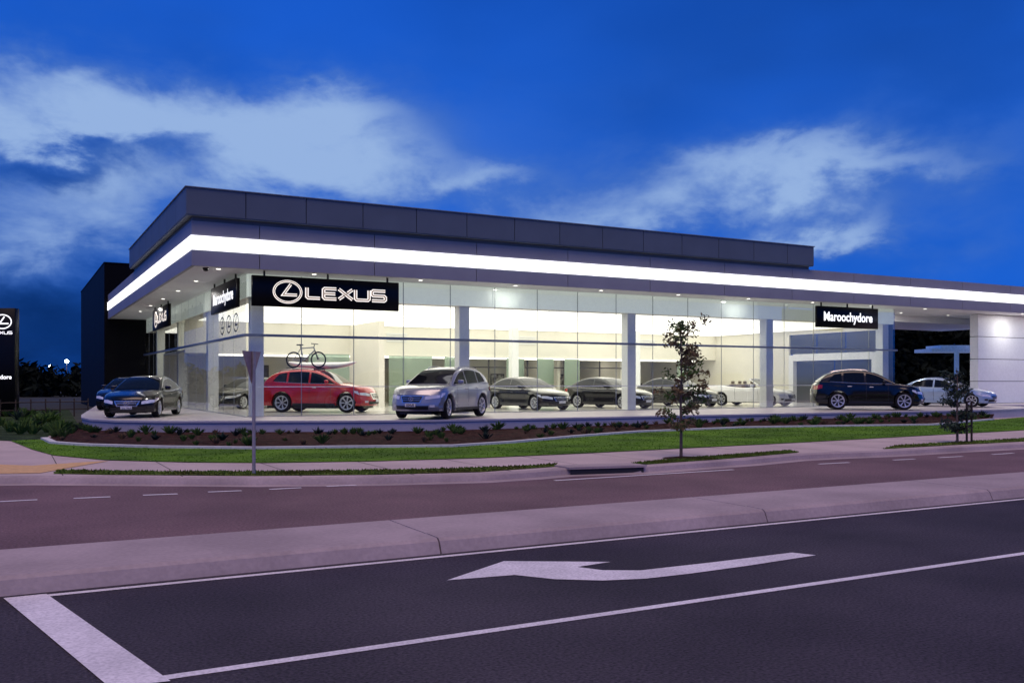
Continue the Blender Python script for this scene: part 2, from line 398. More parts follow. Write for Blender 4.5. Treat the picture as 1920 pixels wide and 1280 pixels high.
for x in (21.2,30.2): W('cabinet',[(x,x+1.5,52.9,53.9,.512,1.6)],M_door)
for i in range(6):
    x=22.0+i*2.6
    W('office_mullion',[(x,x+.07,48.2,48.27,.512,3.165)],M_door)
W('office_rail',[(22.0,35.07,48.28,48.33,2.55,2.62)],M_door)
W('door_portal',[(GX1-.3,GX1+.1,34.0,34.35,.512,3.3),(GX1-.3,GX1+.1,40.0,40.35,.512,3.3),(GX1-.3,GX1+.1,34.35,40.0,2.95,3.35)],M_white)
for (y0,y1,z0,z1) in [(GY+.1,34.0,.512,5.5),(34.36,37.1,.512,2.94),(37.15,39.98,.512,2.94),(34.02,36.3,3.36,4.49),(36.35,38.4,3.36,4.49),(38.45,40.48,3.36,4.49)]:
    W('window_pane',[(GX1-.03,GX1-.015,y0,y1,z0,z1)],M_tint)
cols=[7.75+8.17*i for i in range(5)]
for c in cols: W('column',[(c-.22,c+.22,33.3,33.75,.513,5.5)],M_col)
for yy in (41.7,49.8,57.6): W('column',[(7.53,7.97,yy-.22,yy+.22,.513,5.5)],M_col)
for c in (24.1,32.25): W('column',[(c-.2,c+.2,44.0,44.4,.513,4.70)],M_col)
for i in range(17):
    a=GX0+i*(GX1-GX0)/17; b=GX0+(i+1)*(GX1-GX0)/17
    W('window_pane',[(a+.008,b-.008,GY,GY+.012,.52,3.34)],M_glass); W('window_pane',[(a+.008,b-.008,GY,GY+.012,3.44,5.54)],M_glass)
for i in range(14):
    a=GY+i*(GYB-GY)/14; b=GY+(i+1)*(GYB-GY)/14
    W('window_pane',[(GX0,GX0+.012,a+.02,b-.008,.52,3.34)],M_glass); W('window_pane',[(GX0,GX0+.012,a+.02,b-.008,3.44,5.54)],M_glass)
W('transom',[(GX0-.08,GX1+.12,GY-.08,GY+.05,3.345,3.435),(GX0-.08,GX0+.05,GY+.05,GYB,3.345,3.435)],M_steel)
W('glazing_joint',[(GX0+i*(GX1-GX0)/17-.014,GX0+i*(GX1-GX0)/17+.014,GY-.006,GY-.001,.52,5.54) for i in range(1,17)],M_steel)
W('glazing_joint',[(GX0-.006,GX0-.001,GY+i*(GYB-GY)/14-.014,GY+i*(GYB-GY)/14+.014,.52,5.54) for i in range(1,14)],M_steel)
W('glass_decal',[(GX0+.3,GX1-.2,GY-.012,GY-.009,1.55,1.575)],M_decal)
for i in range(3):
    W_=place2d(lexus_logo(.2),.32,0,0,'W',.014,(GX0,34.7+i*1.25,3.92)); mk('glass_emblem',W_[0],W_[1],M_trim,B0,True)
W('sill',[(GX0-.03,GX1,GY-.04,GY+.05,.503,.518),(GX0-.04,GX0+.05,GY+.05,GYB,.503,.518)],M_steel)
for i in range(8):
    for j in range(3):
        x=8.0+i*4.085; y=33.9+j*4.35
        W('ceiling_panel',[(x+.06,min(x+4.03,GX1-.2),y+.05,y+4.30,4.715,4.752)],M_ceil_glow)
for j in range(3): W('ceiling_panel',[(8.1,15.5,47.6+j*4.2,51.4+j*4.2,4.715,4.752)],M_ceil_glow)
for i in range(7):
    x=11+i*4.4
    W('recess_lamp',[(x-.8,x+.8,50,50.7,3.14,3.172)],M_lamp2)
# canopy
CXW,CYS=5.2,31.5; CXE=62.0
soff=[]
x=CXW+.12
while x<CXE-.1:
    x2=min(x+4.085,CXE); soff.append((x,x2-.02,CYS+.12,GY-.12,5.56,5.62)); x=x2
y=GY-.1
while y<61: soff.append((CXW+.12,GX0-.12,y,min(y+4.085,61)-.02,5.56,5.62)); y+=4.085
soff.append((GX0-.1,GX1,GY-.1,61,5.563,5.62)); 
x=GX1+.02
while x<CXE: soff.append((x,min(x+4.085,CXE)-.02,GY-.1,46,5.56,5.62)); x+=4.085
W('soffit',soff,M_soff)
W('canopy_core',[(CXW+.14,CXE,CYS+.14,46,5.625,6.95),(CXW+.14,20,46,61,5.625,6.95)],M_dark)
def ring(z0,z1,out,pitch,xe,ye,x0=CXW,y0=CYS,t=.12):
    L=[];x=x0-out; first=True; nx=GX0+.1 if pitch>3 else 6.9
    while x<xe-.01:
        x2=min(nx,xe); L.append((x+(.0 if first else .014),x2-.014,y0-out,y0-out+t,z0,z1)); x=x2; nx=x+pitch; first=False
    y=y0-out+t; 
    while y<ye-.01:
        y2=min(y+pitch,ye); L.append((x0-out,x0-out+t,y+.014,y2-.014,z0,z1)); y=y2
    return L
W('lower_fascia',ring(5.54,6.06,0,4.085,CXE,61),M_fas2)
W('upper_fascia',ring(6.53,7.0,0,4.085,CXE,61),M_fas2)
W('light_band',[(CXW-.03,CXE,CYS-.03,CYS+.06,6.063,6.527),(CXW-.03,CXW+.06,CYS+.06,61,6.063,6.527)],M_band)
W('roof_deck',[(CXW+.13,CXE,CYS+.13,46,6.951,6.99),(CXW+.13,20,46.01,61,6.951,6.99)],M_fas)
W('parapet_reveal',[(5.22,33.0,31.52,47.5,6.992,7.14)],M_fas)
W('parapet_soffit',[(5.02,33.08,31.32,47.58,7.142,7.179)],M_fas)
W('parapet_core',[(5.25,33.0,31.55,47.5,7.181,8.0)],M_dark)
W('parapet_fascia',ring(7.18,8.05,.2,2.0425,33.1,47.6)+[(32.98,33.1,31.43,47.6,7.18,8.05)],M_fas)
W('parapet_cap',[(4.96,33.14,31.26,47.65,8.052,8.08)],M_steel)
W('canopy_beam',[(42.2,CXE,GY+3,GY+3.3,5.2,5.555)],M_soff)
dls=[(6.2,32.3+i*4.3) for i in range(6)]+[(9.5+i*4.085,32.25) for i in range(9)]+[(43.5+i*4,34.8+j*4) for i in range(4) for j in range(2)]+[(50,31.95),(54,31.95)]
lit={(6.2,32.3):35,(6.2,32.3+8.6):35,(6.2,32.3+17.2):35,(9.5+8.17,32.25):32,(9.5+5*4.085,32.25):32,(9.5+7*4.085,32.25):36,(43.5,34.8):80,(50,31.95):70,(54,31.95):70,(43.5,38.8):60}
for (x,y) in dls:
    v,f=lathe([(0.0,0),(.08,0)],14); v=[(a[0]+x,a[2]+y,5.552) for a in v]
    mk('downlight',v,f,M_dl,B0,True)
    if (x,y) in lit:
        l=bpy.data.lights.new('downlight_lamp','AREA'); l.shape='DISK'; l.size=.2; l.energy=lit[(x,y)]; l.color=(1,.96,.9)
        lo=bpy.data.objects.new('downlight_lamp',l); lo.location=(x,y,5.54); link(lo,B0,True)
v,f=lathe([(0.001,-.12),(.07,-.1),(.1,-.04),(.1,0)],12); v=[(a[0]+5.75,a[2]+32.1,5.55+a[1]) for a in v]
cam_=thing('security_camera','small dark dome camera under the canopy corner','camera',(5.75,32.1,5.55)); mk('camera_dome',v,f,M_trim,cam_,True,40)
BB=thing('black_building','tall plain black metal-clad block at the end of the showroom','building',(5,61,0))
pan=[]
for i in range(6):
    y=61+i*3.5; pan.append((5.0,5.06,y+.015,y+3.485,0,8.93))
for i in range(4):
    x=5.06+i*3.7; pan.append((x+.0,x+3.685,61,61.06,0,8.93))
boxes('wall',pan,M_black,BB,True); boxes('wall_core',[(5.07,19.8,61.07,82,0,8.9)],M_black,BB,True); boxes('roof_cap',[(4.97,19.9,60.97,82.1,8.932,8.99)],M_black,BB,True)
WW=thing('white_wall','tall white panelled wall carrying the end of the canopy','wall',(48,33,.5))
boxes('wall_panel',[(47.9,62,33.2,33.7,.505+1.26*i+.016,.505+1.26*(i+1)-.016) for i in range(4)],M_white,WW,True); boxes('wall_core',[(47.95,61.9,33.25,33.65,.505,5.55)],M_dark,WW,True)
# ---------------------------------------------------------------- signs
def sign(face,org,w,h,kind,label,th=.14):
    cx=org[0]+(w/2 if face=='S' else 0); cy=org[1]-(w/2 if face=='W' else 0)
    t=thing('hanging_sign',label,'sign',(cx,cy,org[2]),group='hanging canopy signs')
    if face=='S':
        cbox('sign_board',(org[0],org[0]+w,org[1],org[1]+th,org[2],org[2]+h),M_sign,t,True,.012,1)
        hg=[(org[0]+w*f-.03,org[0]+w*f+.03,org[1]+.04,org[1]+.1,org[2]+h,5.56) for f in (.08,.5,.92)]
    else:
        cbox('sign_board',(org[0],org[0]+th,org[1]-w,org[1],org[2],org[2]+h),M_sign,t,True,.012,1)
        hg=[(org[0]+.04,org[0]+.1,org[1]-w*f-.03,org[1]-w*f+.03,org[2]+h,5.56) for f in (.08,.5,.92)]
    for b in hg: boxes('hanger',[b],M_trim,t,True)
    if kind=='lexus':
        s=.35*h
        mk('emblem_glow',*place2d(lexus_logo(.23),s,w*.228,h*.5,face,.004,org),M_gold,t,True)
        mk('emblem',*place2d(lexus_logo(.09),s,w*.228,h*.5,face,.012,org),M_letin,t,True)
        (g,wd)=lexus_word(.31); s2=w*.545/wd
        mk('lettering_glow',*place2d(g,s2,w*.355,h*.5-s2*.44,face,.004,org),M_gold,t,True)
        (g,wd)=lexus_word(.12)
        mk('lettering',*place2d(g,s2,w*.355,h*.5-s2*.44,face,.012,org),M_letin,t,True)
    else:
        g=textg('Maroochydore',h*.60,.012)
        mx=max(v[0] for v in g[0]); g=([(v[0]*w*.40/mx,v[1],0) for v in g[0]],g[1])
        mk('lettering',*place2d(g,1,w*.5,h*.5,face,.006,org),M_let,t,True)
    return t
sign('S',(7.25,31.95,4.34),5.35,1.05,'lexus','long black hanging sign with glowing oval emblem and lettering')
sign('S',(34.0,31.95,4.37),4.25,1.02,'text','black hanging sign with white town name lettering')
sign('W',(6.95,37.7,4.37),4.6,1.02,'text','black hanging sign with white town name on side facade')
sign('W',(6.5,51.2,4.37),5.35,1.05,'lexus','black hanging sign with oval emblem on side facade')
pc=at(-8,43)
PS=thing('pylon_sign','tall black monolith sign with white oval emblem and lettering','sign',(pc[0],pc[1],0),-math.radians(28.5))
cbox('sign_body',(-1.0,1.0,-.2,.2,0,5.15),M_sign,PS,False,.02,1)
def loc2(g,s,ox,oy,off=.206): return [(v[0]*s+ox,-off,v[1]*s+oy) for v in g[0]],g[1]
mk('emblem',*loc2(lexus_logo(.16),.32,.42,4.52),M_let,PS)
g,wd=lexus_word(.22); mk('lettering',*loc2(g,.95/wd,-.08,3.95),M_let,PS)
g=textg('Maroochydore',.27,.006); mx=max(v[0] for v in g[0]); mk('town_lettering',*loc2(([(v[0]*.85/mx,v[1],0) for v in g[0]],g[1]),1,.0,1.95),M_let,PS)
gx,gy=gp(476,889,.12)
GW=thing('traffic_sign','triangular give way sign seen from behind on steel post','sign',(gx,gy,.12),math.radians(52))
v,f=tubeg([(0,0,0),(0,0,2.16)],.03,10); mk('post',v,f,M_galv,GW,False,40)
tri=[(-.36,.035,2.16),(.36,.035,2.16),(0.0,.035,1.60)]
tri2=[(a,.05,c) for a,_,c in tri]
mk('sign_plate',tri+tri2,[(0,1,2),(3,5,4),(0,3,4,1),(1,4,5,2),(2,5,3,0)],M_signback,GW)
# ---------------------------------------------------------------- cars
CARS={
'suv':dict(L=4.77,W=.95,wb=2.74,fo=.95,r=.395,sill=.28,
  top=[(0,.78),(.05,.90),(.18,.98),(.6,1.05),(1.1,1.11),(1.4,1.13),(2.4,1.14),(3.4,1.18),(4.2,1.23),(4.6,1.20),(4.77,1.06)],
  roof=[(1.24,1.12),(1.5,1.27),(1.82,1.47),(2.1,1.60),(2.4,1.68),(2.8,1.72),(3.25,1.715),(3.65,1.67),(4.0,1.59),(4.3,1.46),(4.68,1.21)],
  ws=(1.28,2.14),rw=(4.08,4.6),k=.36,pil=[(1.34,2.5),(2.58,3.44),(3.52,4.12)],bow=.42,lean=.30,rearl=.2),
'sedan':dict(L=4.58,W=.90,wb=2.73,fo=.83,r=.33,sill=.20,
  top=[(0,.60),(.05,.68),(.2,.74),(.7,.83),(1.2,.91),(1.4,.93),(2.4,.93),(3.4,.97),(3.9,1.0),(4.35,1.0),(4.58,.88)],
  roof=[(1.3,.925),(1.55,1.06),(1.9,1.24),(2.2,1.36),(2.6,1.42),(3.0,1.42),(3.4,1.35),(3.75,1.21),(4.1,1.01)],
  ws=(1.36,2.2),rw=(3.42,4.02),k=.42,pil=[(1.45,2.6),(2.68,3.75)],bow=.42,lean=.35,rearl=.1),
'open':dict(L=4.63,W=.90,wb=2.73,fo=.83,r=.34,sill=.20,
  top=[(0,.60),(.05,.68),(.2,.74),(.7,.83),(1.2,.91),(1.4,.93),(2.4,.93),(3.2,.99),(3.9,1.02),(4.4,1.01),(4.63,.88)],
  roof=[(1.3,.925),(1.55,1.06),(1.9,1.24),(2.1,1.33)],
  ws=(1.36,2.1),rw=None,k=.42,pil=[],bow=.42,lean=.35,rearl=.1)}
def paint(name,col,metal=.3,rough=.3,coat=1,spec=.5): return mat('paint_'+name,col,rough,metal,var=.02,coat=coat,spec=spec)
def wheel_geo(r):
    w=.115
    ty=lathe([(r*.70,-w*.9),(r*.9,-w),(r*.985,-w*.75),(r,-w*.4),(r,w*.4),(r*.985,w*.75),(r*.9,w),(r*.70,w*.9)],30)
    L=[lathe([(r*.60,w*.5),(r*.64,w*.88),(r*.72,w*.92),(r*.72,-w*.8)],30),lathe([(.001,w*.80),(r*.13,w*.78),(r*.15,w*.3)],14)]
    for k in range(7):
        a=2*math.pi*k/7; da=.17
        def P(rr,aa,y): return (rr*math.cos(a+aa),y,rr*math.sin(a+aa))
        vs=[P(r*.12,-da*1.4,w*.72),P(r*.12,da*1.4,w*.72),P(r*.64,da*.8,w*.82),P(r*.64,-da*.8,w*.82),P(r*.12,-da*1.2,w*.4),P(r*.12,da*1.2,w*.4),P(r*.64,da*.62,w*.4),P(r*.64,-da*.62,w*.4)]
        L.append((vs,[(0,1,2,3),(1,2,6,5),(3,0,4,7)]))
    disc=lathe([(.001,-w*.05),(r*.62,-w*.05)],24)
    return ty,merge(L),disc
def build_car(kind,pm,px,d,alpha,label,plate=None,group='display cars',z=.5,steer=0):
    C=CARS[kind]; Ln=C['L'];Wd=C['W'];r=C['r'];sill=C['sill'];k=C['k']
    p=at(px,d); ray=Vector((p[0],p[1])).normalized(); left=Vector((-ray.y,ray.x)); al=math.radians(alpha)
    hd=-ray*math.cos(al)+left*math.sin(al)
    T=thing('car',label,'car',(p[0],p[1],z+.008),math.atan2(hd.y,hd.x),group)
    xf=C['fo']; xr=xf+C['wb']; ra=r*1.12; zw=r
    top=lambda x: interp(C['top'],x)
    roof=lambda x: interp(C['roof'],x)
    def Wx(x): return Wd*(1-.07*max(0,1-x/1.0)**2-.07*max(0,1-(Ln-x)/.9)**2)
    def warp(x,y,zz):
        f=max(0,1-x/1.1)**2; g=max(0,1-(Ln-x)/.9)**2; a=abs(y)/Wd
        X=x+f*(C['bow']*a**2.4+C['lean']*max(0,zz-.5)+.25*max(0,.38-zz))
        X-=g*(.22*a**2.6+C['rearl']*max(0,zz-.7)+.2*max(0,.4-zz))
        return (Ln/2-X,y,zz)
    def yb(x,zz):
        tt=top(x); q=(zz-.62)/.5
        fl=0
        for xc in (xf,xr):
            dd=math.hypot(x-xc,zz-zw)
            fl=max(fl,.028*math.exp(-((dd-ra)/.13)**2)) if dd>ra*.8 else fl
        return Wx(x)*(1-.045*q*q)+.018*math.exp(-((zz-(tt-.2))/.05)**2)-.028*math.exp(-((zz-.48)/.10)**2)+fl
    def ygl(x,zz): return Wx(x)*.915-k*(zz-top(x))
    def low(x):
        zl=sill
        for xc in (xf,xr):
            if abs(x-xc)<ra: zl=max(zl,zw+math.sqrt(ra*ra-(x-xc)**2)*1.0)
        return zl
    xs=[i*Ln/86 for i in range(87)]
    for xc in (xf,xr): xs+=[xc-ra+.001,xc+ra-.001,xc-ra-.001,xc+ra+.001,xc-ra*.93,xc+ra*.93]
    xs=sorted(set(xs))
    TS=[0,.06,.2,.35,.5,.65,.78,.9,1]
    vs=[];fs=[]
    def half(x):
        zl=low(x); zt=top(x)-.045; P=[(0,zl),(yb(x,zl)*.8,zl)]
        for t in TS:
            zz=zl+(zt-zl)*t; P.append((yb(x,zz)-(.02 if t==0 else 0),zz))
        P+=[(Wx(x)*.945,top(x)-.012),(Wx(x)*.90,top(x)),(Wx(x)*.7,top(x)+.012),(Wx(x)*.62,top(x)+.024),(Wx(x)*.3,top(x)+.034),(0,top(x)+.036)]
        return P
    n=None
    for x in xs:
        P=half(x); full=P+[(-a,b) for a,b in P[-2:0:-1]]; n=len(full)
        vs+=[warp(x,a,b) for a,b in full]
    for i in range(len(xs)-1):
        for j in range(n): fs.append((i*n+j,i*n+(j+1)%n,(i+1)*n+(j+1)%n,(i+1)*n+j))
    parts=[(vs,fs)]
    for xe in (0.0,Ln):
        def cap(u,v_):
            zl=low(xe); zz=zl+(top(xe)-zl)*v_; y=(u*2-1)*(yb(xe,zz) if v_<.95 else Wx(xe)*.93)
            return warp(xe,y,zz+(.03*(1-(2*u-1)**2) if v_>.95 else 0))
        parts.append(gridg(cap,12,10))
    mk('body',*merge(parts),pm,T,False,38)
    if kind!='open':
        x0=C['roof'][0][0]; x1=C['roof'][-1][0]; m=40; vs=[];fs=[];nn=None
        for i in range(m+1):
            x=x0+(x1-x0)*i/m; zt=top(x)-.01; zr=max(zt+.005,roof(x)); h=zr-zt
            P=[]
            for t in (0,.3,.6,.85,.95): P.append((ygl(x,zt+h*t)-(0.0 if t<.9 else .02*min(1,h/.3)),zt+h*t))
            wt=ygl(x,zr)-.06*min(1,h/.3)
            P+=[(wt,zr),(wt*.8,zr+.012),(wt*.4,zr+.028),(0,zr+.032)]
            full=P+[(-a,b) for a,b in P[-2::-1]]; nn=len(full)
            vs+=[warp(x,a,b) for a,b in full]
        for i in range(m):
            for j in range(nn-1): fs.append((i*nn+j,i*nn+j+1,(i+1)*nn+j+1,(i+1)*nn+j))
        mk('roof',vs,fs,pm,T,False,50)
        for (a,b) in C['pil']:
            for sgn in (1,-1):
                def fw(u,v_):
                    x=a+(b-a)*u; zb=top(x)+.03; zt=max(zb+.001,roof(x)-.085)
                    if a==C['pil'][-1][0]:
                        zt=min(zt,max(zb+.001,zb+ (b-x)*1.1+.0))
                    zz=zb+(zt-zb)*v_; return warp(x,sgn*(ygl(x,zz)+.006),zz)
                mk('side_window',*gridg(fw,14,4),M_wglass,T,False,40)
        def frw(u,v_):
            a,b=C['rw']; x=a+(b-a)*u; zr=roof(x); w=(ygl(x,zr)-.1)*(2*v_-1); q=abs(2*v_-1)
            return warp(x,w,zr+.042-.026*q*q)
        mk('rear_window',*gridg(frw,8,8),M_wglass,T,False,50)
    def fws(u,v_):
        a,b=C['ws']; x=a+(b-a)*u; zr=roof(x); w=(ygl(x,zr)-.075)*(2*v_-1); q=abs(2*v_-1)
        return warp(x,w,zr+.042-.026*q*q)
    mk('windscreen',*gridg(fws,8,8),M_wglass if kind!='open' else M_tint,T,False,50)
    if kind=='open':
        pts=[fws(1,v_) for v_ in (0,.02,.15,.3,.5,.7,.85,.98,1)]
        v,f=tubeg([fws(0,0)]+pts+[fws(0,1)],.03,8); mk('windscreen_frame',v,f,pm,T,False,50)
        def tub(u,v_):
            x=1.75+u*1.65; return warp(x,(2*v_-1)*.72,top(x)+.045)
        mk('cabin_opening',*gridg(tub,6,4),M_trim,T)
        for sx,sy in ((2.45,.38),(2.45,-.38),(3.15,.36),(3.15,-.36)):
            X=Ln/2-sx
            cbox('seat',(X-.09,X+.09,sy-.24,sy+.24,.75,1.12),M_seat,T,False,.05,3)
            cbox('headrest',(X-.06,X+.05,sy-.12,sy+.12,1.13,1.27),M_seat,T,False,.035,3)
    ty,rm,dc=wheel_geo(r)
    for xc in (xf,xr):
        for sgn in (1,-1):
            e=bpy.data.objects.new('wheel',None); e.location=(Ln/2-xc,sgn*(Wd-.12),r); e.rotation_euler=(0,0,(0 if sgn>0 else math.pi)+(math.radians(steer) if xc==xf else 0)); link(e,T)
            mk('tyre',*ty,M_tyre,e,False,40); mk('rim',*rm,M_rim,e,False,40); mk('brake_disc',*dc,M_trim,e)
    def fpatch(name,y0,y1,z0,z1,m,o=.008,nu=10,shape=None):
        def g(u,v_):
            y=y0+(y1-y0)*u; zz=z0+(z1-z0)*v_
            if shape: y,zz=shape(y,zz,u,v_)
            X=warp(0,y,zz); return (X[0]+o,X[1],X[2])
        return mk(name,*gridg(g,nu,4),m,T,False,50)
    def spatch(name,x0,x1,zf0,zf1,m,sgn,o=.006,nu=6,nv=3):
        def g(u,v_):
            x=x0+(x1-x0)*u; zz=zf0+(zf1-zf0)*v_; return warp(x,sgn*(yb(x,zz)+o),zz)
        return mk(name,*gridg(g,nu,nv),m,T,False,50)
    if kind=='suv': gz0,gz1,hz0,hz1=.57,.77,.65,.79
    else: gz0,gz1,hz0,hz1=.42,.575,.47,.60
    trap=lambda y,zz,u,v_: (y*(1-.22*(1-v_)),zz)
    fpatch('grille_surround',-.43,.43,gz0-.03,gz1+.01,M_chrome,.006,shape=trap)
    fpatch('grille',-.38,.38,gz0,gz1-.018,M_trim,.012,shape=trap)
    bars=[]
    for q in (.3,.6):
        zz=gz0+(gz1-gz0)*q
        bars.append(gridg(lambda u,v_,zz=zz:(warp(0,(-.32+.64*u),zz+.016*v_)[0]+.018,-.32+.64*u,zz+.016*v_),8,1))
    mk('grille_bar',*merge(bars),M_chrome,T)
    fpatch('lower_intake',-.58,.58,sill+.05,sill+.17,M_trim,.008)
    v,f=lexus_logo(.26); s=.065
    mk('emblem',[(warp(0,0,0.4)[0]+.035 - C['lean']*max(0,(gz0+gz1)/2-.5),a[0]*s,(gz0+gz1)/2+a[1]*s) for a in v],f,M_chrome,T)
    for sgn in (1,-1):
        def g(u,v_):
            yy=.47+(Wd*.925-.47)*u; zz=hz0+(hz1-hz0)*v_*(.75+.25*u)+.06*u
            zz=min(zz,top(0)+.02); X=warp(0,sgn*yy,zz); return (X[0]+.01,X[1],X[2])
        def g2(u,v_):
            x=.46*u; zz=hz0+.06+.10*u+(hz1-hz0-.07*u)*v_
            zz=min(zz,top(x)-.03); return warp(x,sgn*(yb(x,zz)+.008),zz)
        mk('headlight',*merge([gridg(g,8,4),gridg(g2,5,4)]),M_hlamp,T,False,50)
        fpatch('fog_light',sgn*.62,sgn*.76,sill+.12,sill+.2,M_hlamp if kind=='suv' else M_trim,.012,nu=4)
        tz=(.90,1.09) if kind=='suv' else (.72,.9)
        def r1(u,v_):
            yy=.45+(Wd*.93-.45)*u; zz=tz[0]+(tz[1]-tz[0])*v_; X=warp(Ln,sgn*yy,min(zz,top(Ln))); return (X[0]-.01,X[1],X[2])
        def r2(u,v_):
            x=Ln-.32*u; zz=tz[0]+.05*u+(tz[1]-tz[0]-.05*u)*v_; return warp(x,sgn*(yb(x,zz)+.008),zz)
        mk('tail_light',*merge([gridg(r1,6,3),gridg(r2,5,3)]),M_tlamp,T,False,50)
        spatch('side_skirt',xf+ra+.03,xr-ra-.03,sill,sill+.09,M_trim if kind=='suv' else pm,sgn,.012,8,2)
        sx=[1.6 if kind=='suv' else 1.45]+[a_ for _,a_ in C['pil'][:2]] if kind!='open' else [1.45,2.75]
        gl=[]
        for x in sx:
            if abs(x-xr)<ra+.02: continue
            gl.append(gridg(lambda u,v_,x=x:(warp(x+.014*u,sgn*(yb(x,sill+.12+(top(x)-.06-sill-.12)*v_)+.003),sill+.12+(top(x)-.06-sill-.12)*v_)),1,8))
        if gl: mk('door_seam',*merge(gl),M_dark,T)
        for x in ((2.3,3.2) if kind=='suv' else (2.3,3.3)):
            if kind=='open' and x>3: continue
            zz=top(x)-.14; y=sgn*(yb(x,zz)+.02)
            X=Ln/2-x
            cbox('door_handle',(X-.09,X+.09,min(y-.012,y+.012),max(y-.012,y+.012),zz-.015,zz+.015),M_chrome if kind=='suv' else pm,T,False,.008,2)
        xm=1.78; X=Ln/2-xm; y=Wd*.95; zz=top(xm)+.08
        y0,y1=(y-.02,y+.18) if sgn>0 else (-y-.18,-y+.02)
        cbox('mirror',(X-.05,X+.08,y0,y1,zz-.06,zz+.09),pm,T,False,.04,3)
        if kind=='suv':
            v,f=tubeg([warp(x,sgn*(ygl(x,roof(x))-.10),roof(x)+.05-(.04 if x in(2.4,3.95) else 0)) for x in (2.4,2.52,2.85,3.2,3.6,3.85,3.95)],.016,6); mk('roof_rail',v,f,M_chrome,T,False,50)
        if kind!='open':
            xa=C['pil'][0][0]+.1; xb=C['pil'][-1][1]-.1
            mk('window_trim',*gridg(lambda u,v_:warp(xa+(xb-xa)*u,sgn*(ygl(xa+(xb-xa)*u,top(xa+(xb-xa)*u)+.02)+.010),top(xa+(xb-xa)*u)+.012+.018*v_),16,1),M_chrome,T)
    pz=(.42,.53) if kind=='suv' else (.30,.40)
    def plg(u,v_):
        y=-.19+.38*u; zz=pz[0]+(pz[1]-pz[0])*v_; X=warp(0,0,zz); return (X[0]+.03,y,zz)
    mk('number_plate',*gridg(plg,1,1),M_plate,T)
    if plate:
        g=textg(plate,.105,.003); xx=warp(0,0,pz[0])[0]+.04
        mk('plate_lettering',[(xx,a[0]*.95,sum(pz)/2+a[1]) for a in g[0]],g[1],M_trim,T)
    rz=(.80,.92) if kind=='suv' else (.62,.73)
    def plr(u,v_):
        y=-.19+.38*u; zz=rz[0]+(rz[1]-rz[0])*v_; X=warp(Ln,0,zz); return (X[0]-.02,y,zz)
    mk('rear_plate',*gridg(plr,1,1),M_plate,T)
    boxes('underbody',[(Ln/2-Ln+.3,Ln/2-.35,-Wd*.62,Wd*.62,.16,sill+.12)],M_trim,T)
    return T
P_silver=paint('silver',(.38,.39,.42),.6,.28); P_black=paint('black',(.003,.003,.004),.0,.25,.8,.3); P_red=paint('red',(.50,.008,.014),.1,.25)
P_white=paint('white',(.88,.87,.84),0,.35); P_blue=paint('silver_blue',(.35,.47,.64),.3,.3); P_navy=paint('dark_blue',(.005,.007,.02),.0,.25,.7,.3)
P_char=paint('dark_grey',(.008,.008,.01),.1,.25,.8,.4)
build_car('suv',P_silver,830,32.3,26,'silver four-wheel-drive wagon parked on the platform outside the glass','LEXUS',steer=10)
build_car('sedan',P_black,272,33.6,15,'glossy black sedan parked on the platform outside the side facade','132 NLX')
build_car('sedan',P_navy,242,42.0,15,'dark blue sedan parked behind the black sedan')
RED=build_car('suv',P_red,602,37.8,-68,'red four-wheel-drive wagon inside the showroom carrying a bicycle')
build_car('sedan',P_black,468,43.0,40,'black sedan inside the showroom near the side windows')
build_car('sedan',P_char,990,41.5,-40,'dark sedan inside the showroom with glossy reflections')
build_car('sedan',P_black,1143,43.5,-50,'black sedan on show inside the showroom')
build_car('sedan',P_black,1270,46.5,-50,'black sedan on show beside the open-top car')
build_car('open',P_white,1408,47.8,-62,'white open-top convertible inside the showroom')
build_car('suv',P_black,1624,41.3,-98,'black four-wheel-drive wagon parked outside under the canopy')
build_car('sedan',P_blue,1774,46.5,-72,'pale silver-blue sedan parked beyond the black wagon')
# ---------------------------------------------------------------- bicycle and kayak on red car
rl=RED.location; ry=RED.rotation_euler[2]
def onred(x,y,z): 
    c,s=math.cos(ry),math.sin(ry); return (rl[0]+c*x-s*y, rl[1]+s*x+c*y, rl[2]+z)
BK=thing('bicycle','mountain bike standing upright on the roof of the red car','bicycle',onred(-.62,-.28,1.79),ry)
def T2(p,q,r=.018): return tubeg([p,q],r,8)
bb=(0.0,0,.30);rw=(-.45,0,.335);fw=(.62,0,.335);st=(-.14,0,.80);hd1=(.42,0,.84);hd2=(.46,0,.72)
mk('frame',*merge([T2(bb,st,.024),T2(st,hd1,.024),T2(bb,hd2,.030),T2(rw,bb,.016),T2(rw,st,.016),T2(hd1,hd2,.03)]),M_steel,BK,False,40)
mk('fork',*merge([T2(hd2,(.62,.05,.335),.022),T2(hd2,(.62,-.05,.335),.022)]),M_trim,BK,False,40)
mk('handlebar',*merge([T2(hd1,(.46,0,.95),.018),T2((.46,-.33,.98),(.46,.33,.98),.02)]),M_trim,BK,False,40)
mk('seat_post',*T2(st,(-.17,0,.93),.018),M_trim,BK,False,40)
cbox('saddle',(-.31,-.04,-.06,.06,.92,.97),M_trim,BK,False,.02,2)
for c in (rw,fw):
    e=bpy.data.objects.new('wheel',None); e.location=c; link(e,BK)
    vs,fs=[],[]
    for i in range(28):
        a=2*math.pi*i/28
        for j in range(6):
            b=2*math.pi*j/6; rr=.305+.032*math.cos(b); vs.append((rr*math.cos(a),.03*math.sin(b),rr*math.sin(a)))
    for i in range(28):
        for j in range(6): fs.append((i*6+j,i*6+(j+1)%6,((i+1)%28)*6+(j+1)%6,((i+1)%28)*6+j))
    mk('tyre',vs,fs,M_tyre,e,False,60)
    mk('spokes',*merge([tubeg([(0,.02*(-1)**k,0),(.28*math.cos(k*math.pi/9),0,.28*math.sin(k*math.pi/9))],.003,4) for k in range(18)]),M_rim,e)
